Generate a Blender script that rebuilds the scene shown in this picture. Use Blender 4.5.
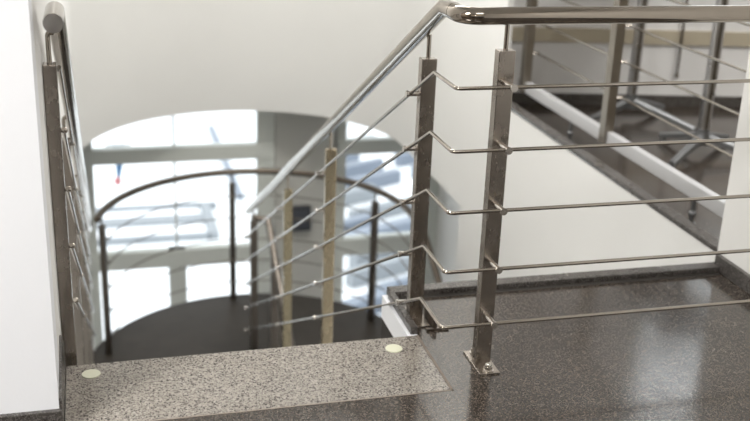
import bpy, bmesh, math, random
from mathutils import Vector, Matrix
random.seed(7)
for o in list(bpy.data.objects): bpy.data.objects.remove(o, do_unlink=True)
S = bpy.context.scene
C = S.collection

# ------------------------------------------------------------------ camera
F_PX, YAW, PITCH, ROLL, CAM_Z = 1054.4, 0.26986, 0.35219, 0.03864, 1.302
cd = bpy.data.cameras.new('camera'); cam = bpy.data.objects.new('camera', cd); C.objects.link(cam)
cd.sensor_width = 36; cd.lens = F_PX / 750 * 36; cd.clip_start = .05; cd.clip_end = 200
f0 = Vector((math.sin(YAW), math.cos(YAW), 0)); r0 = Vector((math.cos(YAW), -math.sin(YAW), 0)); u0 = Vector((0, 0, 1))
fw = math.cos(PITCH)*f0 - math.sin(PITCH)*u0; up = math.cos(PITCH)*u0 + math.sin(PITCH)*f0
rt = math.cos(ROLL)*r0 + math.sin(ROLL)*up; up2 = -math.sin(ROLL)*r0 + math.cos(ROLL)*up
M = Matrix(((rt.x, up2.x, -fw.x, 0), (rt.y, up2.y, -fw.y, 0), (rt.z, up2.z, -fw.z, CAM_Z), (0, 0, 0, 1)))
cam.matrix_world = M
cd.dof.use_dof = True; cd.dof.focus_distance = 2.5; cd.dof.aperture_fstop = 2.8
S.camera = cam

# ------------------------------------------------------------------ world, light, exposure
w = bpy.data.worlds.new('world'); S.world = w; w.use_nodes = True
bg = w.node_tree.nodes['Background']; bg.inputs[0].default_value = (.965, .98, 1, 1); bg.inputs[1].default_value = 2.6
S.view_settings.view_transform = 'Standard'; S.view_settings.look = 'None'
S.view_settings.gamma = 1; S.view_settings.exposure = 0; S.view_settings.use_curve_mapping = False

def area(name, loc, size, power, col=(1, 1, 1), rot=(0, 0, 0)):
    l = bpy.data.lights.new(name, 'AREA'); l.shape = 'RECTANGLE'; l.size, l.size_y = size; l.energy = power; l.color = col
    o = bpy.data.objects.new(name, l); o.location = loc; o.rotation_euler = rot; C.objects.link(o); return o
fl = bpy.data.lights.new('camera_flash', 'POINT'); fl.energy = 11; fl.shadow_soft_size = .045; fl.color = (1, .985, .97)
flo = bpy.data.objects.new('camera_flash', fl); flo.location = (0, -.06, 1.47); C.objects.link(flo)
LANDING_LEFT_W, LANDING_W, WELL_W, HALL_W = 150, 6, 72, 55

# ------------------------------------------------------------------ materials
def newmat(name):
    m = bpy.data.materials.new(name); m.use_nodes = True
    return m, m.node_tree.nodes, m.node_tree.links, m.node_tree.nodes['Principled BSDF']
def coords(n, l, scale):
    tc = n.new('ShaderNodeTexCoord'); mp = n.new('ShaderNodeMapping'); mp.inputs['Scale'].default_value = scale
    l.new(tc.outputs['Object'], mp.inputs[0]); return mp
def plain(name, col, rough=.6, metal=0, var=.04, scale=3, bump=.02, bscale=60, spec=.5):
    m, n, l, b = newmat(name)
    mp = coords(n, l, (1, 1, 1)); t = n.new('ShaderNodeTexNoise'); t.inputs['Scale'].default_value = scale; t.inputs['Detail'].default_value = 5
    l.new(mp.outputs[0], t.inputs[0]); r = n.new('ShaderNodeValToRGB'); l.new(t.outputs[0], r.inputs[0])
    r.color_ramp.elements[0].position = .3; r.color_ramp.elements[1].position = .7
    r.color_ramp.elements[0].color = (*[c*(1-var) for c in col], 1); r.color_ramp.elements[1].color = (*[min(1, c*(1+var)) for c in col], 1)
    l.new(r.outputs[0], b.inputs['Base Color']); b.inputs['Roughness'].default_value = rough; b.inputs['Metallic'].default_value = metal
    b.inputs['Specular IOR Level'].default_value = spec
    if bump:
        t2 = n.new('ShaderNodeTexNoise'); t2.inputs['Scale'].default_value = bscale; l.new(mp.outputs[0], t2.inputs[0])
        bp = n.new('ShaderNodeBump'); bp.inputs['Strength'].default_value = bump; bp.inputs['Distance'].default_value = .01
        l.new(t2.outputs[0], bp.inputs['Height']); l.new(bp.outputs[0], b.inputs['Normal'])
    return m
def steel(name, col, rough, stretch=(40, 40, 2), mott=.12):
    m, n, l, b = newmat(name)
    mp = coords(n, l, stretch); t = n.new('ShaderNodeTexNoise'); t.inputs['Scale'].default_value = 6; t.inputs['Detail'].default_value = 6
    l.new(mp.outputs[0], t.inputs[0])
    mp2 = coords(n, l, (1, 1, 1)); t2 = n.new('ShaderNodeTexNoise'); t2.inputs['Scale'].default_value = 22; t2.inputs['Detail'].default_value = 4; l.new(mp2.outputs[0], t2.inputs[0])
    mix = n.new('ShaderNodeMath'); mix.operation = 'ADD'; l.new(t.outputs[0], mix.inputs[0]); l.new(t2.outputs[0], mix.inputs[1])
    r = n.new('ShaderNodeValToRGB'); mr = n.new('ShaderNodeMapRange'); mr.inputs[1].default_value = .6; mr.inputs[2].default_value = 1.4
    l.new(mix.outputs[0], mr.inputs[0]); l.new(mr.outputs[0], r.inputs[0])
    r.color_ramp.elements[0].color = (*[c*(1-mott) for c in col], 1); r.color_ramp.elements[1].color = (*[c*(1+mott) for c in col], 1)
    l.new(r.outputs[0], b.inputs['Base Color']); b.inputs['Metallic'].default_value = 1
    rr = n.new('ShaderNodeMapRange'); rr.inputs[3].default_value = rough*.8; rr.inputs[4].default_value = rough*1.25; l.new(mr.outputs[0], rr.inputs[0]); l.new(rr.outputs[0], b.inputs['Roughness'])
    bp = n.new('ShaderNodeBump'); bp.inputs['Strength'].default_value = .008; bp.inputs['Distance'].default_value = .002
    l.new(t.outputs[0], bp.inputs['Height']); l.new(bp.outputs[0], b.inputs['Normal'])
    return m
def terrazzo(name, base, chips, scale, rough, dens=.45, spec=.5):
    """chips: list of (colour, threshold) picked by a random value per voronoi cell"""
    m, n, l, b = newmat(name)
    mp = coords(n, l, (1, 1, 1))
    def layer(sc, prev, cols, rad):
        v = n.new('ShaderNodeTexVoronoi'); v.inputs['Scale'].default_value = sc; l.new(mp.outputs[0], v.inputs['Vector'])
        sep = n.new('ShaderNodeSeparateColor'); l.new(v.outputs['Color'], sep.inputs[0])
        ramp = n.new('ShaderNodeValToRGB'); ramp.color_ramp.interpolation = 'CONSTANT'
        e = ramp.color_ramp.elements; e[0].position = 0; e[0].color = (*cols[0], 1); e[1].position = 1/len(cols); e[1].color = (*cols[1 % len(cols)], 1)
        for i in range(2, len(cols)):
            q = e.new(i/len(cols)); q.color = (*cols[i], 1)
        l.new(sep.outputs[0], ramp.inputs[0])
        rr = n.new('ShaderNodeMath'); rr.operation = 'MULTIPLY'; rr.inputs[1].default_value = rad; l.new(sep.outputs[1], rr.inputs[0])
        lt = n.new('ShaderNodeMath'); lt.operation = 'LESS_THAN'; l.new(v.outputs['Distance'], lt.inputs[0]); l.new(rr.outputs[0], lt.inputs[1])
        mx = n.new('ShaderNodeMix'); mx.data_type = 'RGBA'; l.new(lt.outputs[0], mx.inputs[0]); l.new(prev, mx.inputs[6]); l.new(ramp.outputs[0], mx.inputs[7])
        return mx.outputs[2]
    rgb = n.new('ShaderNodeRGB'); rgb.outputs[0].default_value = (*base, 1); cur = rgb.outputs[0]
    for i, s in enumerate(scale): cur = layer(s, cur, chips, dens)
    t = n.new('ShaderNodeTexNoise'); t.inputs['Scale'].default_value = 2.2; t.inputs['Detail'].default_value = 5; l.new(mp.outputs[0], t.inputs[0])
    mr = n.new('ShaderNodeMapRange'); mr.inputs[1].default_value = .3; mr.inputs[2].default_value = .7; mr.inputs[3].default_value = .88; mr.inputs[4].default_value = 1.1; l.new(t.outputs[0], mr.inputs[0])
    mul = n.new('ShaderNodeVectorMath'); mul.operation = 'SCALE'; l.new(cur, mul.inputs[0]); l.new(mr.outputs[0], mul.inputs['Scale'])
    l.new(mul.outputs[0], b.inputs['Base Color'])
    t3 = n.new('ShaderNodeTexNoise'); t3.inputs['Scale'].default_value = 5; t3.inputs['Detail'].default_value = 6; l.new(mp.outputs[0], t3.inputs[0])
    mr3 = n.new('ShaderNodeMapRange'); mr3.inputs[1].default_value = .3; mr3.inputs[2].default_value = .7; mr3.inputs[3].default_value = rough*.8; mr3.inputs[4].default_value = rough*1.3; l.new(t3.outputs[0], mr3.inputs[0])
    l.new(mr3.outputs[0], b.inputs['Roughness']); b.inputs['Specular IOR Level'].default_value = spec
    t4 = n.new('ShaderNodeTexNoise'); t4.inputs['Scale'].default_value = 90; l.new(mp.outputs[0], t4.inputs[0])
    bp = n.new('ShaderNodeBump'); bp.inputs['Strength'].default_value = .03; bp.inputs['Distance'].default_value = .002; l.new(t4.outputs[0], bp.inputs['Height']); l.new(bp.outputs[0], b.inputs['Normal'])
    return m
def emis(name, col, st):
    m, n, l, b = newmat(name); b.inputs['Base Color'].default_value = (*col, 1)
    b.inputs['Emission Color'].default_value = (*col, 1); b.inputs['Emission Strength'].default_value = st; return m
def glass(name):
    m, n, l, b = newmat(name); n.remove(b)
    t = n.new('ShaderNodeBsdfTransparent'); t.inputs[0].default_value = (.96, .98, .98, 1); g = n.new('ShaderNodeBsdfGlossy'); g.inputs['Roughness'].default_value = .02
    fr = n.new('ShaderNodeFresnel'); fr.inputs[0].default_value = 1.35; mx = n.new('ShaderNodeMixShader')
    l.new(fr.outputs[0], mx.inputs[0]); l.new(t.outputs[0], mx.inputs[1]); l.new(g.outputs[0], mx.inputs[2]); l.new(mx.outputs[0], n['Material Output'].inputs[0]); return m

PLASTER = plain('white_plaster', (.77, .765, .745), .75, var=.015, scale=2, bump=.05, bscale=180)
WHITE = plain('white_paint', (.85, .865, .90), .6, var=.012, scale=2, bump=.04, bscale=160)
FLOOR = terrazzo('dark_terrazzo', (.029, .022, .017), [(.010, .008, .007), (.115, .092, .074), (.021, .016, .013), (.06, .047, .038)], (235, 330), .15, .95, .85)
STRIP = terrazzo('pale_terrazzo', (.27, .245, .215), [(.045, .04, .036), (.12, .105, .092), (.35, .325, .29), (.19, .17, .15), (.31, .28, .245)], (290, 220), .2, .85)
KERB = terrazzo('kerb_stone', (.062, .055, .05), [(.03, .026, .025), (.15, .14, .13), (.055, .05, .045)], (300, 420), .25, .9)
GROUT = plain('tan_grout', (.20, .165, .135), .6, var=.1, scale=60)
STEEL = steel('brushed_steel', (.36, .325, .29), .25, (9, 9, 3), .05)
RAILST = steel('rail_steel', (.37, .33, .285), .08, (3, 30, 30), .03)
ROD = steel('rod_steel', (.42, .385, .34), .16, (4, 4, 4), .04)
WARMREFL = steel('warm_reflection_steel', (.36, .31, .21), .26, (9, 9, 3), .05)  # warm reflection put into the steel colour of a further post
PINST = steel('holder_steel', (.62, .59, .55), .2, (4, 4, 4), .04)
TANREFL = steel('tan_reflection_steel', (.42, .35, .24), .26, (9, 9, 3), .05)  # tan reflection put into the steel colour
COLST = steel('column_steel', (.60, .60, .61), .3, (3, 3, 3), .04)
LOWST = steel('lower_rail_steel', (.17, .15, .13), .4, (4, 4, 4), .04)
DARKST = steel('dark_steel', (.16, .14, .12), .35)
CHROME = steel('chrome', (.24, .245, .25), .5, (3, 3, 3), .04)
ALU = plain('pale_aluminium', (.56, .56, .57), .35, metal=.3, var=.03)
FRAME = plain('window_frame_paint', (.63, .65, .61), .5, var=.02)
PIER = plain('grey_plaster', (.50, .495, .46), .7, var=.02, bump=.05)
JAMB = plain('grey_wall_plaster', (.8, .79, .77), .7, var=.02, bump=.05)
TAN = plain('beige_wall_band', (.42, .37, .28), .6, var=.04)
HALLW = plain('hall_wall_paint', (.70, .69, .68), .65, var=.02)
BLACK = plain('black_plastic', (.035, .037, .045), .4)
DISC = plain('pale_yellow_disc', (.60, .60, .46), .5, var=.02)
DARKGAP = plain('dark_joint_and_void', (.03, .026, .022), .9)  # near-black, for the kerb joint and the void under the slab edge
WOOD = plain('warm_ceiling_boards', (.45, .34, .2), .5, var=.15, scale=8)
CEIL = plain('ceiling_paint', (.80, .79, .77), .8, var=.01)
GLASS = glass('window_glass')
FILL_LAMP = emis('fill_lamp_diffuser', (1, .97, .92), 6)  # glowing face of the added ceiling fill panels
GROUNDM = plain('pale_paving', (.80, .82, .84), .8, var=.05, scale=.4)
PALEBLUE = plain('pale_blue_metal', (.18, .21, .26), .5, var=.1, scale=.6)
PALEGREY = plain('pale_grey_roofing', (.26, .28, .30), .7, var=.06)
BLUE = plain('blue_cloth', (.10, .22, .42), .7)
PINK = plain('pink_cloth', (.75, .3, .32), .7)

# ------------------------------------------------------------------ mesh helpers
def link(name, bm, mat, parent=None, smooth=None):
    bmesh.ops.recalc_face_normals(bm, faces=bm.faces)
    me = bpy.data.meshes.new(name); bm.to_mesh(me); bm.free(); me.materials.append(mat)
    o = bpy.data.objects.new(name, me); C.objects.link(o)
    if smooth:
        for p in me.polygons: p.use_smooth = True
        try: me.set_sharp_from_angle(angle=math.radians(smooth))
        except Exception: pass
    if parent is not None:
        o.parent = parent
        o.matrix_parent_inverse = world_inv(parent)
    return o
def world_inv(p):
    m = Matrix.Translation(p.location) if p.parent is None else Matrix.Identity(4)
    return m.inverted()
def NB(): return bmesh.new()
def box(bm, x0, x1, y0, y1, z0, z1, bev=0, rot=None):
    r = bmesh.ops.create_cube(bm, size=1); vs = r['verts']
    for v in vs: v.co = Vector(((x0+x1)/2 + v.co.x*(x1-x0), (y0+y1)/2 + v.co.y*(y1-y0), (z0+z1)/2 + v.co.z*(z1-z0)))
    if bev:
        es = {e for v in vs for e in v.link_edges}
        g = bmesh.ops.bevel(bm, geom=list(es), offset=bev, segments=2, profile=.6, affect='EDGES'); vs = list({v for f in g['faces'] for v in f.verts} | {v for v in vs if v.is_valid})
    if rot:
        ang, piv = rot; bmesh.ops.rotate(bm, verts=[v for v in vs if v.is_valid], cent=piv, matrix=Matrix.Rotation(ang, 3, 'Z'))
    return bm
def prism(bm, pts, z0, z1):
    lo = [bm.verts.new((x, y, z0)) for x, y in pts]; hi = [bm.verts.new((x, y, z1)) for x, y in pts]
    n = len(pts); bm.faces.new(hi); bm.faces.new(lo[::-1])
    for i in range(n): bm.faces.new((lo[i], lo[(i+1) % n], hi[(i+1) % n], hi[i]))
    return bm
def prism_x(bm, pts, x0, x1):
    a = [bm.verts.new((x0, y, z)) for y, z in pts]; b = [bm.verts.new((x1, y, z)) for y, z in pts]
    n = len(pts); bm.faces.new(a); bm.faces.new(b[::-1])
    for i in range(n): bm.faces.new((a[i], a[(i+1) % n], b[(i+1) % n], b[i]))
    return bm
def tube(bm, pts, r, seg=16, cap=True):
    pts = [Vector(p) for p in pts]; rings = []
    t = [(pts[i+1]-pts[i]).normalized() for i in range(len(pts)-1)]
    ref = Vector((0, 0, 1)) if abs(t[0].z) < .9 else Vector((1, 0, 0))
    u = (ref - t[0]*ref.dot(t[0])).normalized()
    for i, p in enumerate(pts):
        a = t[max(i-1, 0)]; b = t[min(i, len(t)-1)]
        if i > 0:      # carry frame
            q = t[i-2 if i-2 >= 0 else 0]
            if i-1 >= 1:
                u = t[i-2].rotation_difference(t[i-1]) @ u
        v = a.cross(u)
        nrm = (a+b).normalized(); ring = []
        for k in range(seg):
            an = 2*math.pi*k/seg; c = p + (u*math.cos(an)+v*math.sin(an))*r
            den = a.dot(nrm)
            if 0 < i < len(pts)-1: c = c + a*((p-c).dot(nrm)/den)
            ring.append(bm.verts.new(c))
        rings.append(ring)
    for i in range(len(rings)-1):
        for k in range(seg): bm.faces.new((rings[i][k], rings[i][(k+1) % seg], rings[i+1][(k+1) % seg], rings[i+1][k]))
    if cap: bm.faces.new(rings[0][::-1]); bm.faces.new(rings[-1])
    return bm
def ball(bm, c, r, sc=(1, 1, 1)):
    g = bmesh.ops.create_uvsphere(bm, u_segments=12, v_segments=8, radius=r)
    for v in g['verts']: v.co = Vector((v.co.x*sc[0], v.co.y*sc[1], v.co.z*sc[2])) + Vector(c)
    return bm
def fillet(a, c, b, rad, n=8):
    """points of a rounded corner at c between a and b"""
    a, c, b = Vector(a), Vector(c), Vector(b); d1 = (a-c).normalized(); d2 = (b-c).normalized()
    th = d1.angle(d2); L = rad/math.tan(th/2); p1 = c+d1*L; ctr = c + (d1+d2).normalized()*(rad/math.sin(th/2)); e1 = p1-ctr; e2 = c+d2*L-ctr
    tot = e1.angle(e2); ax = e1.cross(e2).normalized()
    return [ctr + Matrix.Rotation(tot*i/n, 3, ax) @ e1 for i in range(n+1)]
def thing(name, label, cat, loc=(0, 0, 0), group=None):
    o = bpy.data.objects.new(name, None); C.objects.link(o); o.location = loc; o.empty_display_size = .1
    o['label'] = label; o['category'] = cat
    if group: o['group'] = group
    return o
def tag(o, label, cat, group=None):
    o['label'] = label; o['category'] = cat
    if group: o['group'] = group
    return o
def struct(name, bm, mat, smooth=None, label=None, parent=None):
    o = link(name, bm, mat, parent, smooth)
    if parent is None: o['kind'] = 'structure'
    if label: o['label'] = label
    return o

# ================================================================== SETTING
XL, XR = -.115, 1.90            # stairwell side walls
YE = 2.4465                     # back edge of the step strip = top nosing
LAND_Y = 2.672                  # landing floor behind the railing
TOPZ = 2.75
# landing floor (L shaped slab)
fb = NB()
prism(fb, [(-3, -2.5), (1.9, -2.5), (1.9, LAND_Y), (.812, LAND_Y), (.812, 2.145), (-3, 2.145)], -.08, 0)
struct('floor', fb, FLOOR, label='dark polished terrazzo landing floor')
hf = NB(); prism(hf, [(1.99, 2.72), (5.0, 2.72), (5.0, 4.235), (2.0, 4.84), (1.93, 4.84), (1.93, 2.72)], -.1, 0); prism(hf, [(2.02, .5), (5.0, .5), (5.0, 2.72), (2.02, 2.72)], -.1, 0)
struct('floor_hall', hf, FLOOR, label='dark hall floor beyond the far railing')
CX, CY, CR = .85, 5.5, 1.01
mf = NB(); pts = [(XL-.04, 5.14), (.90, 5.14), (.90, 5.45), (CX+CR, 5.45)] + [(CX+CR*math.cos(math.radians(a)), CY+CR*math.sin(math.radians(a))) for a in range(3, 178, 3)]
prism(mf, pts, -1.93, -1.73)
struct('floor_landing', mf, plain('dark_brown_floor', (.036, .030, .024), .6, var=.12, scale=9, spec=.25), label='dark half round landing floor at the turn of the stairs')

# walls
def wall(name, bm, mat, label=None): return struct(name, bm, mat, None, label)
b = NB(); box(b, -3, XL, 2.13, 2.25, -.08, TOPZ); wall('wall_left_front', b, WHITE, 'white wall end beside the top of the stairs')
b = NB(); box(b, XL-.12, XL, 2.25, 7.5, -4.6, TOPZ); wall('wall_left', b, PLASTER)
b = NB(); box(b, XR, XR+.10, -2.5, 2.735, -.1, TOPZ); wall('wall_right', b, PLASTER, 'white wall at the right of the landing')
b = NB(); prism_x(b, [(2.735, -4.6), (2.735, -.02), (4.86, -.02), (4.86, TOPZ), (6.25, TOPZ), (6.25, -.65), (5.13, -.65), (5.13, -4.6)], XR, XR+.10); prism_x(b, [(4.66, -.02), (4.86, -.02), (4.86, TOPZ), (4.66, TOPZ)], XR, XR+.03); box(b, XR, XR+.02, 2.735, 4.66, -.02, .046)
wall('wall_well_side', b, PLASTER, 'white stairwell wall below the hall floor edge')
# curved header over the windows
b = NB(); ang = [math.radians(a) for a in range(0, 181, 4)]
hx = (XL+XR)/2; HR_ = (XR-XL)/2
inner = [(hx+HR_*math.cos(a), 6.25+HR_*math.sin(a)) for a in ang]; outer = [(hx+(HR_+.1)*math.cos(a), 6.25+(HR_+.1)*math.sin(a)) for a in ang]
ci = [[b.verts.new((x, y, z)) for x, y in inner] for z in (-.65, TOPZ)]; co = [[b.verts.new((x, y, z)) for x, y in outer] for z in (-.65, TOPZ)]
for i in range(len(ang)-1):
    b.faces.new((ci[0][i], ci[0][i+1], ci[1][i+1], ci[1][i])); b.faces.new((co[0][i], co[1][i], co[1][i+1], co[0][i+1]))
    b.faces.new((ci[0][i], co[0][i], co[0][i+1], ci[0][i+1])); b.faces.new((ci[1][i], ci[1][i+1], co[1][i+1], co[1][i]))
b.faces.new((ci[0][0], ci[1][0], co[1][0], co[0][0])); b.faces.new((ci[0][-1], co[0][-1], co[1][-1], ci[1][-1]))
struct('wall_curved', b, PLASTER, 40, 'smooth curved white wall above the half round landing')
# window bay behind it
b = NB(); box(b, XL-.12, 2.9, 7.5, 7.62, -.64, TOPZ); box(b, 1.275, 1.748, 7.46, 7.62, -4.6, -.5); wall('wall_back', b, PIER, 'grey wall pier between the two windows')
b = NB(); box(b, 2.58, 2.7, 5.0, 7.62, -4.6, -.5); box(b, 2.0, 2.6, 5.0, 5.1, -4.6, -.5); wall('wall_bay_side', b, JAMB)
b = NB(); prism(b, [(XR+.1, 5.0), (2.7, 5.0), (2.7, 7.62), (XL-.12, 7.62), (XL-.1, 6.25)] + outer[::-1], -.62, -.5); struct('ceiling_bay', b, CEIL)
b = NB(); box(b, -3.1, 5.1, -2.6, 4.9, TOPZ, TOPZ+.1); box(b, -.4, 3.0, 4.9, 7.7, TOPZ, TOPZ+.1); struct('ceiling', b, CEIL)
b = NB(); box(b, -3.1, 2.1, -2.6, -2.5, 1.92, TOPZ); wall('wall_rear', b, plain('warm_reflection_wall', (.72, .52, .27), .6))  # unseen upper wall, tan chosen for the gold reflection in the handrail
b = NB(); box(b, -3.1, 2.1, -2.6, -2.49, -.1, 1.62); wall('wall_rear_lower', b, plain('dark_reflection_wall', (.06, .047, .038), .5))  # unseen lower wall, made dark for the dark reflections in the steel
b = NB(); box(b, -3.1, 2.1, -2.6, -2.48, 1.62, 1.65); box(b, -3.1, 2.1, -2.6, -2.48, 1.89, 1.92)
for xx in (-3.0, -1.35, .3, 1.88): box(b, xx-.02, xx+.02, -2.59, -2.5, 1.65, 1.89)
w4 = struct('window_4', b, FRAME, label='unseen ribbon window added for the handrail highlight'); g = NB(); box(g, -3.05, 2.05, -2.56, -2.555, 1.64, 1.90); link('window_pane', g, GLASS, w4)  # out of view, added to put a bright line on the handrail
b = NB(); box(b, -3.1, -3, -2.6, 2.25, -.1, TOPZ); wall('wall_far_left', b, plain('warm_side_wall', (.20, .17, .14), .6))
b = NB(); box(b, -.3, 2.9, 2.0, 7.7, -4.7, -4.6); struct('floor_basement', b, FLOOR)
b = NB(); box(b, XL-.12, XR+.1, 2.0, 2.1, -4.6, -.12); wall('wall_under_landing', b, PLASTER)
# hall
HA = math.atan2(-.6, 3.09)
def hallpt(s, d): # s along the angled wall from its left end, d out of it towards the viewer
    c, s_ = math.cos(HA), math.sin(HA); return (1.9 + s*c + d*s_, 4.86 + s*s_ - d*c)
def hallbox(bm, s0, s1, d0, d1, z0, z1):
    return prism(bm, [hallpt(s0, d0), hallpt(s1, d0), hallpt(s1, d1), hallpt(s0, d1)], z0, z1)
b = NB()
hallbox(b, 0, .9, -.1, 0, -.1, TOPZ); hallbox(b, .9, 2.2, -.1, 0, -.1, .72); hallbox(b, .9, 2.2, -.1, 0, 2.2, TOPZ); hallbox(b, 2.2, 3.3, -.1, 0, -.1, TOPZ)
wall('wall_hall_back', b, HALLW, 'light grey hall wall with beige band')
b = NB(); hallbox(b, .02, 3.2, 0, .012, .315, .385); struct('trim_3', b, TAN, label='beige band along the hall wall')
b = NB(); hallbox(b, .02, 3.2, 0, .02, 0, .055); struct('baseboard_hall', b, KERB)
b = NB(); box(b, 5.0, 5.1, .4, 4.9, -.1, TOPZ); wall('wall_hall_right', b, HALLW)
b = NB(); box(b, 2.0, 5.1, .4, .5, -.1, TOPZ); wall('wall_hall_front', b, TAN)

# kerbs, skirtings
b = NB(); box(b, .80, XR, 2.688, 2.732, -.08, .019, .003); struct('trim_1', b, KERB, label='dark stone kerb along the back edge of the landing')
b = NB(); box(b, .812, XR-.02, LAND_Y-.002, 2.6885, -.06, .0015); struct('trim_4', b, DARKGAP, label='dark joint in front of the kerb')  # near-black strip in front of the kerb
b = NB(); box(b, .795, .815, 2.46, 2.70, -.005, .018, .003); struct('trim_2', b, KERB, label='dark kerb return beside the stair post')
b = NB(); box(b, .785, .812, 2.448, 2.722, -.075, -.004); struct('trim_5', b, WHITE, label='white painted edge of the landing slab')
b = NB(); box(b, .786, .812, 2.448, 2.722, -.154, -.0755); struct('trim_void_shade', b, DARKGAP)  # dark block standing in for the shaded void under the slab edge
b = NB(); box(b, XR-.016, XR, -2.5, 2.72, 0, .052, .003); struct('baseboard_right', b, KERB)
b = NB(); box(b, XR-.003, XR+.045, 2.735, 4.66, .0465, .064, .003); box(b, XR+.021, XR+.045, 2.735, 4.66, -.02, .05); struct('trim_6', b, KERB, label='dark stone kerb along the open edge of the hall floor')
b = NB(); box(b, -3, -.25, 2.116, 2.13, 0, .064, .002); box(b, -.247, XL+.006, 2.116, 2.13, 0, .066, .002); struct('baseboard_left', b, KERB)
b = NB(); prism_x(b, [(2.13, 0), (2.44, 0), (2.44, .07), (2.36, .13), (2.13, .09)], XL, XL+.006); struct('baseboard_left_side', b, KERB)

# ---- windows
def window(n, x0, x1, mulls, label, joint=None):
    W_ = NB(); y0, y1 = 7.46, 7.54
    zt, zb = -.6, -3.0
    box(W_, x0-.02, x0+.07, y0, y1, zb, zt, .004); box(W_, x1-.13, x1, y0, y1, zb, zt, .004)
    box(W_, x0, x1, y0-.01, y1, -1.075, -.965, .004)          # transom
    box(W_, x0, x1, y0-.01, y1, -1.905, -1.77, .004)          # lower transom
    box(W_, x0, x1, y0-.02, y1, zb-.1, zb, .004)
    for m in mulls: box(W_, m-.065, m+.065, y0, y1, zb, -1.77, .004)
    o = struct('window_%d' % n, W_, FRAME, label=label)
    g = NB(); box(g, x0+.02, x1-.02, 7.498, 7.504, zb, zt); link('window_pane', g, GLASS, o)
    if joint is not None:
        j = NB(); box(j, joint-.008, joint+.008, 7.49, 7.51, -1.8, zt); link('glass_joint', j, FRAME, o)
    g = NB()
    return o
window(1, -.115, 1.27, [.532], 'large pale framed window left of the grey pier', .532)
window(2, 1.75, 2.60, [], 'pale framed window right of the grey pier')
b = NB(); hallbox(b, .9, .96, -.1, .02, .72, 2.2); hallbox(b, 2.14, 2.2, -.1, .02, .72, 2.2); hallbox(b, .9, 2.2, -.1, .02, .72, .78); hallbox(b, .9, 2.2, -.1, .02, 2.14, 2.2)
w3 = struct('window_3', b, FRAME, label='hall window above the picture'); g = NB(); hallbox(g, .92, 2.18, -.06, -.055, .8, 2.18); link('window_pane', g, GLASS, w3)

# ---- outside
b = NB(); box(b, -30, 40, 9, 70, -5.1, -5.0); struct('ground', b, GROUNDM)

# ================================================================== STAIRS
def flight(name, label, x0, x1, ystart, zstart, dirn, n, mat, run=.3004):
    t = thing(name, label, 'stairs', ((x0+x1)/2, ystart, zstart)); rise = 1.73/11
    for i in range(1, n+1):
        y0 = ystart + dirn*run*(i-1); y1 = y0 + dirn*(run+.02); z = zstart - rise*i
        s = NB(); box(s, x0, x1, min(y0, y1), max(y0, y1), z-.05, z, .003); link('tread', s, mat, t)
    s = NB(); yy = [ystart + dirn*run*n, ystart]; pts = []
    pts = [(ystart, zstart-.26), (ystart+dirn*run*n, zstart-rise*n-.26), (ystart+dirn*run*n, zstart-rise*(n)-.05)]
    for i in range(n, 0, -1):
        y0 = ystart+dirn*run*(i-1); pts.append((y0, zstart-rise*i-.05))
        if i > 1: pts.append((y0, zstart-rise*(i-1)-.05))
    prism_x(s, pts, x0+.015, x1-.015); link('stair_slab', s, PLASTER, t)
    return t
flight('staircase', 'upper stair flight going down from the pale speckled strip', -.074, .775, YE-.0, 0, 1, 10, STRIP, .27)
flight('staircase', 'lower stair flight going down below the landing kerb', .972, XR-.005, 5.44, -1.73, -1, 9, STRIP)
b = NB(); box(b, XL+.007, .806, 2.149, YE, -.16, .0005, .002)
tag(link('step_strip', b, STRIP), 'pale speckled terrazzo strip across the top of the stairs', 'step')
b = NB(); box(b, .806, .812, 2.1455, YE, -.05, .0006); box(b, XL+.007, .812, 2.1445, 2.149, -.05, .0006); struct('trim_7', b, GROUT, label='tan joint around the pale strip')
for x, y, lab in ((-.048, 2.392, 'pale yellow round floor marker near the left wall post'), (.725, 2.382, 'pale yellow round floor marker near the right stair post')):
    b = NB(); r = bmesh.ops.create_cone(b, cap_ends=True, segments=40, radius1=.0228, radius2=.0222, depth=.002)
    o = link('floor_marker', b, DISC); o.location = (x, y, .0017); tag(o, lab, 'floor marker', 'round markers on the top step')

# ================================================================== RAILINGS
TAN_ = .5238
def post(parent, x, y, z0, z1, mat, hz, hx_=None, w_=.041, d_=.030, base=True, nut=True, hy=None):
    bm = NB(); box(bm, x-w_/2, x+w_/2, y-d_/2, y+d_/2, z0, z1, .0018); p = link('post', bm, mat, parent)
    bm = NB(); hx_ = x if hx_ is None else hx_
    if abs(hx_-x) > .03:
        q = [(x, y, z1-.01)] + fillet((x, y, z1), (x, y, hz-.035), (hx_, y, hz-.02), .018) + [(hx_, y, hz-.02)]
        tube(bm, q, .0058, 12)
    else: tube(bm, [(x, y, z1-.005), (x, y, hz-.01)], .0058, 12)
    link('rail_support', bm, ROD, p, 40)
    if base:
        bm = NB(); box(bm, x-.027, x+.027, y-.068, y+.060, z0-.0005, z0+.005, .001); link('base_plate', bm, mat, p)
        if nut:
            for sy in (-.052, .045):
                bm = NB(); r = bmesh.ops.create_cone(bm, cap_ends=True, segments=6, radius1=.0115, radius2=.0115, depth=.011)
                for v in bm.verts: v.co += Vector((x, y+sy, z0+.0115))
                ball(bm, (x, y+sy, z0+.018), .0095, (1, 1, 1.1)); tube(bm, [(x, y+sy, z0+.004), (x, y+sy, z0+.0075)], .0145, 16)
                link('cap_nut', bm, PINST, p, 35)
    return p
def pin(parent, a, b_, r=.0072):
    bm = NB(); a, b_ = Vector(a), Vector(b_); d = (b_-a).normalized()
    tube(bm, [a, b_ + d*.004], r, 12); tube(bm, [b_ + d*.003, b_ + d*.0085], r*1.25, 12)
    return link('rod_holder', bm, PINST, parent, 40)

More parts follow.
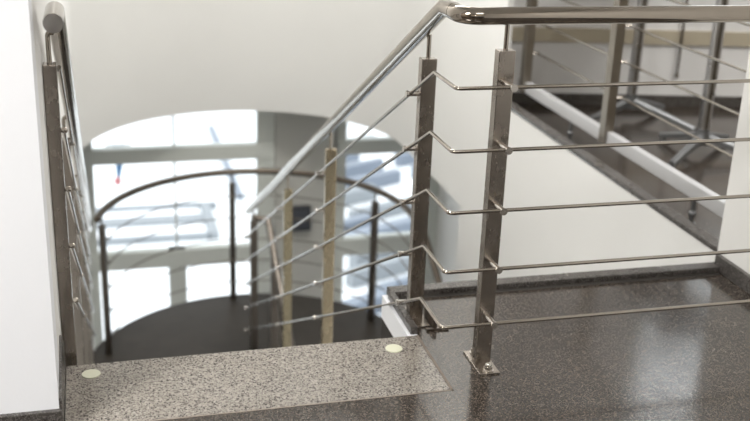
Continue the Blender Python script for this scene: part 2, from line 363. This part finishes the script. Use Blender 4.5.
# ---- main railing: landing + upper flight, right-hand side
R = thing('stair_railing', 'steel railing in the foreground turning from the landing down the stairs', 'railing', (.92, 2.25, 0))
XS, YR, YK = .789, 2.2, 2.365
HX, HY, HZ, HK = .812, 2.25, .9, 2.383
def hz_at(y): return HZ - TAN_*(y-HK)
ZS = [.7455, .5962, .4451, .2931, .1451]
bm = NB()
hp = [(XR, HY, HZ)] + fillet((XR, HY, HZ), (HX, HY, HZ), (HX, HK, HZ), .045, 10) + [(HX, HK, HZ), (HX, 5.66, hz_at(5.66))]
tube(bm, hp, .0203, 32); link('handrail', bm, RAILST, R, 50)
bm = NB(); tube(bm, [(HX, 2.312, HZ), (HX, 2.3135, HZ)], .0208, 32); link('weld_seam', bm, ROD, R, 50)
for i, z in enumerate(ZS):
    yk = YK + .0135*(ZS[0]-z)
    bm = NB(); q = [(XR, YR, z)] + fillet((XR, YR, z), (XS, YR, z), (XS, yk, z), .012, 5) + [(XS, yk, z), (XS, 5.62, z-TAN_*(5.62-yk))]
    tube(bm, q, .0048, 10); link('rod', bm, ROD, R, 50)
PY = 2.25
post(R, .927, PY+.018, 0, .818, STEEL, HZ)
SP = [(2.555, -.0, STEEL), (3.66, None, TANREFL), (4.53, None, WARMREFL), (5.60, None, DARKST)]  # further posts get warm base colours in place of yellow reflections
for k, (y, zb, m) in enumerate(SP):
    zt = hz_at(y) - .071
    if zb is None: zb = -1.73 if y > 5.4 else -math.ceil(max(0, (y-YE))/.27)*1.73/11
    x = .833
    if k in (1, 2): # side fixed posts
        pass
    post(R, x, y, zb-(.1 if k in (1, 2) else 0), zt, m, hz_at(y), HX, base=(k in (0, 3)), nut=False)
    if k in (1, 2):
        bm = NB(); box(bm, .7755, x-.0205, y-.03, y+.03, zb-.045, zb-.037, .001); box(bm, x-.024, x-.0205, y-.03, y+.03, zb-.09, zb+.02, .001); link('side_bracket', bm, DARKST, R)
    for i, z in enumerate(ZS):
        yk = YK + .0135*(ZS[0]-z); zz = z - TAN_*(y-yk)
        pin(R, (x-.017, y, zz), (XS-.003, y, zz))
for z in ZS: pin(R, (.924, PY+.004, z), (.924, YR-.003, z))
bm = NB(); box(bm, .842, .905, 2.462, 2.474, .0, .007, .001); box(bm, .862, .872, 2.468, 2.56, .0, .030, .001); link('fixing_bracket', bm, DARKST, R)
# newel return to the lower flight
# ---- lower flight inner railing
L = thing('stair_railing', 'blurred inner railing of the lower stair flight beyond the upper rail end', 'railing', (.93, 5.62, -1.73))
BX = .93
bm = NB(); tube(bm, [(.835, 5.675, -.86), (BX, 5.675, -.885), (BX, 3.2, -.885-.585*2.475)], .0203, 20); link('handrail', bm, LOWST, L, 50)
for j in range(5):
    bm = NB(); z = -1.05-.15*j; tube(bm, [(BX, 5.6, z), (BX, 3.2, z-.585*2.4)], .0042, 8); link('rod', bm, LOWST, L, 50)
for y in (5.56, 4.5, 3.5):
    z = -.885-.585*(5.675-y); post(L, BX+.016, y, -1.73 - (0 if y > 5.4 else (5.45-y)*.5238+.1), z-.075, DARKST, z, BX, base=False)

# ---- left railing
G = thing('stair_railing', 'steel railing along the left wall going down the stairs', 'railing', (-.1, 2.5, 0))
GX = -.0745
def gz(y): return .9 - .5374*(y-2.375)
bm = NB(); tube(bm, [(GX, 2.212, .9)]+fillet((GX, 2.212, .9), (GX, 2.375, .9), (GX, 5.65, gz(5.65)), .08, 5)+[(GX, 5.65, gz(5.65))], .0203, 32); link('handrail', bm, RAILST, G, 50)
bm = NB(); tube(bm, [(GX, 2.2095, .9), (GX, 2.2125, .9)], .0198, 32); link('end_cap', bm, steel('end_cap_steel', (.72, .71, .69), .3, (10, 10, 10), .08), G, 50)
GZ = [.742, .595, .448, .301, .154]
for z in GZ:
    bm = NB(); tube(bm, [(-.0775, 2.485, z+.008), (-.0725, 5.4, z+.008-.5374*2.915)], .0048, 10); link('rod', bm, ROD, G, 50)
for k, (y, zt) in enumerate(((2.50, .755), (3.25, None), (4.15, None), (5.05, None))):
    zt = zt if zt else gz(y)-.075
    zb = 0 if k == 0 else -math.ceil((y-YE)/.27)*1.73/11
    x = -.0985 if k == 0 else -.0985
    bm = NB(); box(bm, x-.0155, x+.0155, y-.018, y+.018, (-.155 if k == 0 else zb-.08), zt, .0015); p = link('post', bm, STEEL, G)
    bm = NB(); tube(bm, [(x, y, zt-.004)] + fillet((x, y, zt), (x, y, gz(y)-.004), (GX, y, gz(y)-.001), .013) + [(GX, y, gz(y))], .0058, 12); link('rail_support', bm, ROD, p, 40)
    for z in GZ[1:] if k == 0 else GZ:
        zz = z+.008-.513*(y-2.485)*1.0475
        bm = NB(); tube(bm, [(x+.014, y, zz), (-.073, y, zz)], .0052, 10); ball(bm, (-.0745, y, zz), .0072); link('rod_holder', bm, ROD, G, 40)

# ---- curved railing
Q = thing('stair_railing', 'dark curved railing around the half round landing by the windows', 'railing', (.85, 6.39, -1.73))
QX, QY, QR = .85, 5.55, .895
def arc(r, z, a0=178, a1=0, n=48): return [(QX+r*math.cos(math.radians(a0+(a1-a0)*i/n)), QY+r*math.sin(math.radians(a0+(a1-a0)*i/n)), z) for i in range(n+1)]
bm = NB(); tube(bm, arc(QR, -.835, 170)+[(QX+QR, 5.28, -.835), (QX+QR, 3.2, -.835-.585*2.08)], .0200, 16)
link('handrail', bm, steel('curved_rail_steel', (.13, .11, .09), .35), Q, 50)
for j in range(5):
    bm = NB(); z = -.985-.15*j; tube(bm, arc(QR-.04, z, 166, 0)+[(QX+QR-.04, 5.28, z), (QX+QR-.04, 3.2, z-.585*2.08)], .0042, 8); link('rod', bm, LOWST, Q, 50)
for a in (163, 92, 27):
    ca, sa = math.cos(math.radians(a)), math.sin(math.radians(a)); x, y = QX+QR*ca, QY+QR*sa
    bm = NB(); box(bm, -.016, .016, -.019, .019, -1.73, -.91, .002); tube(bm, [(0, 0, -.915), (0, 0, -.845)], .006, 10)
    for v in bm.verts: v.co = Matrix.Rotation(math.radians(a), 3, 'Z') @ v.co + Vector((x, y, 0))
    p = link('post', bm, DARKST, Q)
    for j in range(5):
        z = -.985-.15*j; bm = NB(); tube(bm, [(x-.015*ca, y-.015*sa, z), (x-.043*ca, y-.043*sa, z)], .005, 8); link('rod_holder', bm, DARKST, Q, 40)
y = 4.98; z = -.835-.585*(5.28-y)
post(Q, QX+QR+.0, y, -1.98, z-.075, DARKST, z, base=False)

# ---- hall railing
HPOST = steel('hall_post_steel', (.34, .31, .27), .35, (9, 9, 3), .04)
K = thing('stair_railing', 'steel railing standing along the open edge of the hall floor', 'railing', (2.02, 4.13, 0))
bm = NB(); box(bm, 2.012, 2.042, 2.78, 4.74, .098, .152, .004); link('bottom_bar', bm, ALU, K)
for y in (4.13, 3.1):
    bm = NB(); tube(bm, [(2.027, y, .1), (2.027, y, 0)], .009, 12); tube(bm, [(2.027, y, .006), (2.027, y, 0)], .018, 16); ball(bm, (2.027, y, .04), .014); link('foot', bm, CHROME, K, 40)
for y in (4.66, 3.79):
    bm = NB(); box(bm, 2.000, 2.040, y-.024, y+.024, .10, .83, .002); p = link('post', bm, HPOST, K)
    bm = NB(); tube(bm, [(2.021, y, .825), (2.021, y, .895)], .006, 10); link('rail_support', bm, ROD, p, 40)
    for z in (.287, .433, .580, .728):
        bm = NB(); tube(bm, [(2.038, y, z), (2.072, y, z)], .0052, 10); ball(bm, (2.072, y, z), .008); link('rod_holder', bm, ROD, K, 40)
for z in (.287, .433, .580, .728):
    bm = NB(); tube(bm, [(2.07, 2.75, z), (2.07, 4.80, z)], .0048, 10); link('rod', bm, ROD, K, 50)
bm = NB(); tube(bm, [(2.021, 2.75, .905), (2.021, 4.80, .905)], .0203, 24); link('handrail', bm, RAILST, K, 50)

# ================================================================== HALL FURNITURE
t = thing('table', 'narrow hall table on two chrome star footed pedestals behind the hall railing', 'table', (2.53, 4.2, 0))
bm = NB(); box(bm, 2.33, 2.72, 3.62, 4.62, .735, .76, .004); link('tabletop', bm, WHITE, t)
def pedestal(x, y, legs):
    bm = NB(); box(bm, x-.021, x+.021, y-.018, y+.018, .06, .735, .006); p = link('column', bm, COLST, t)
    bm = NB(); box(bm, x-.006, x+.006, y-.0195, y+.0195, .11, .73, .001); link('column_groove', bm, DARKST, p)
    bm = NB(); tube(bm, [(x, y, .045), (x, y, .10)], .033, 20); tube(bm, [(x, y, .10), (x, y, .115)], .026, 20); link('hub', bm, CHROME, p, 40)
    for a, L_ in legs:
        a = math.radians(a); d = Vector((math.cos(a), math.sin(a), 0)); n_ = Vector((-d.y, d.x, 0)); bm = NB()
        secs = []
        for s, hw, zt, zb in ((.02, .019, .10, .06), (.5, .016, .07, .04), (1, .013, .035, .012)):
            c = Vector((x, y, 0)) + d*L_*s
            secs.append([bm.verts.new(c+n_*hw+Vector((0, 0, zt-.008))), bm.verts.new(c+n_*hw*.5+Vector((0, 0, zt))), bm.verts.new(c-n_*hw*.5+Vector((0, 0, zt))), bm.verts.new(c-n_*hw+Vector((0, 0, zt-.008))), bm.verts.new(c-n_*hw+Vector((0, 0, zb))), bm.verts.new(c+n_*hw+Vector((0, 0, zb)))])
        for i in range(2):
            for k in range(6): bm.faces.new((secs[i][k], secs[i][(k+1) % 6], secs[i+1][(k+1) % 6], secs[i+1][k]))
        bm.faces.new(secs[0]); bm.faces.new(secs[2][::-1]); e = Vector((x, y, 0))+d*(L_-.02); tube(bm, [(e.x, e.y, .015), (e.x, e.y, 0)], .012, 12)
        link('leg', bm, CHROME, p, 40)
pedestal(2.529, 3.878, [(216, .30), (106, .24), (35, .28), (322, .26)])
pedestal(2.512, 4.50, [(200, .27), (296, .37), (20, .24)])
b = NB(); pa = hallpt(.96, .02)
tube(b, [(*pa, .16), (*pa, .75)], .006, 10); ball(b, (*pa, .16), .012)
tag(link('hanging_cord', b, DARKST, None, 40), 'thin dark cord hanging in front of the hall wall', 'cord')
# wall box on the grey pier
t = thing('wall_box', 'small black box mounted on the grey pier between the windows', 'box', (1.45, 7.46, -1.56))
b = NB(); box(b, 1.36, 1.545, 7.41, 7.46, -1.66, -1.465, .006); link('casing', b, BLACK, t)
b = NB(); box(b, 1.38, 1.525, 7.405, 7.411, -1.64, -1.485, .002); link('front_panel', b, plain('box_front', (.06, .065, .08), .3), t)

# ================================================================== OUTSIDE
t = thing('skylight', 'pale flat roof window outside the left window', 'skylight', (.8, 16.2, -5))
b = NB(); box(b, -1.2, 1.9, 17.05, 17.15, -5, -4.9); box(b, -1.2, 1.75, 16.3, 16.6, -5, -4.9); box(b, -1.2, 1.65, 15.65, 15.75, -5, -4.9); box(b, 1.62, 1.78, 15.65, 17.1, -5, -4.88); link('frame', b, PALEGREY, t)
b = NB(); box(b, -1.2, 1.62, 15.75, 17.05, -5, -4.96); link('panel', b, WHITE, t)
rr = random.Random(3); k = 0
for y0 in (11.4, 11.9, 12.4, 12.9, 13.5, 14.1, 14.7, 15.3, 15.9, 16.6, 17.3, 18.1, 18.9, 19.8, 20.8, 21.8):
    for x0 in (3.0, 5.0, 7.0):
        xx = x0 + rr.uniform(-.5, .5) + (y0-11)*.12; L_ = rr.uniform(1.0, 2.4); hw = rr.uniform(.05, .12)
        b = NB(); box(b, xx, xx+L_, y0-hw, y0+hw, -5, -4.75, .02, (math.radians(24), Vector((xx, y0, -5))))
        grp = rr.random() < .5
        tag(link('roof_strip', b, PALEBLUE if grp else PALEGREY), 'slate blue roof strip outside the right window' if grp else 'pale grey roof strip outside the right window', 'roof strip', 'slate blue roof strips outside the right window' if grp else 'pale grey roof strips outside the right window')
b = NB(); box(b, 2.3, 2.42, 17.4, 22, -5, -4.9, .02); tag(link('roof_channel', b, PALEBLUE), 'pale blue channel outside near the right side of the left window', 'roof channel')
t = thing('pennant', 'small blue pennant with pink tip outside the left window', 'flag', (.14, 8.0, -1.2))
b = NB()
vs = [(.105, -1.10), (.185, -1.10), (.175, -1.25), (.150, -1.36), (.125, -1.34), (.118, -1.22)]
lo = [b.verts.new((x, 7.998, z)) for x, z in vs]; hi = [b.verts.new((x, 8.012, z)) for x, z in vs]
b.faces.new(lo); b.faces.new(hi[::-1])
for i in range(6): b.faces.new((lo[i], lo[(i+1) % 6], hi[(i+1) % 6], hi[i]))
link('cloth', b, BLUE, t); b = NB(); ball(b, (.130, 8.005, -1.385), .028, (1, .4, 1.3)); link('tip', b, PINK, t, 60)
b = NB(); tube(b, [(.05, 8.005, -1.095), (.24, 8.005, -1.095)], .008, 10); tube(b, [(.145, 7.62, -1.095), (.145, 8.005, -1.095)], .008, 10); link('bracket', b, PALEGREY, t, 40)

# ================================================================== ADDED FILL LAMPS, OUT OF VIEW
def fill_ceiling_lamp(x, y, sx, sy, power, label, z=TOPZ):  # unseen panel added to brighten the walls and floor below it
    t = thing('fill_ceiling_light', label, 'fill lamp', (x, y, z), 'added ceiling fill lights')
    b = NB(); box(b, x-sx/2-.03, x+sx/2+.03, y-sy/2-.03, y+sy/2+.03, z-.05, z, .004); link('frame', b, ALU, t)
    b = NB(); box(b, x-sx/2, x+sx/2, y-sy/2, y+sy/2, z-.055, z-.048); link('diffuser', b, FILL_LAMP, t)
    a = area('fill_ceiling_light_glow', (x, y, z-.06), (sx, sy), power, (1, .985, .955)); a.parent = t; a.matrix_parent_inverse = world_inv(t)
fill_ceiling_lamp(-1.7, .5, 1.2, .6, LANDING_LEFT_W, 'added ceiling fill panel over the left of the landing, out of view')
fill_ceiling_lamp(.8, .2, 1.2, .6, LANDING_W, 'added ceiling fill panel over the right of the landing, out of view')
fill_ceiling_lamp(.9, 4.75, 1.2, .6, WELL_W, 'added ceiling fill panel over the stairwell, out of view')
fill_ceiling_lamp(3.4, 3.0, 1.2, .6, HALL_W, 'added ceiling fill panel over the hall, out of view')
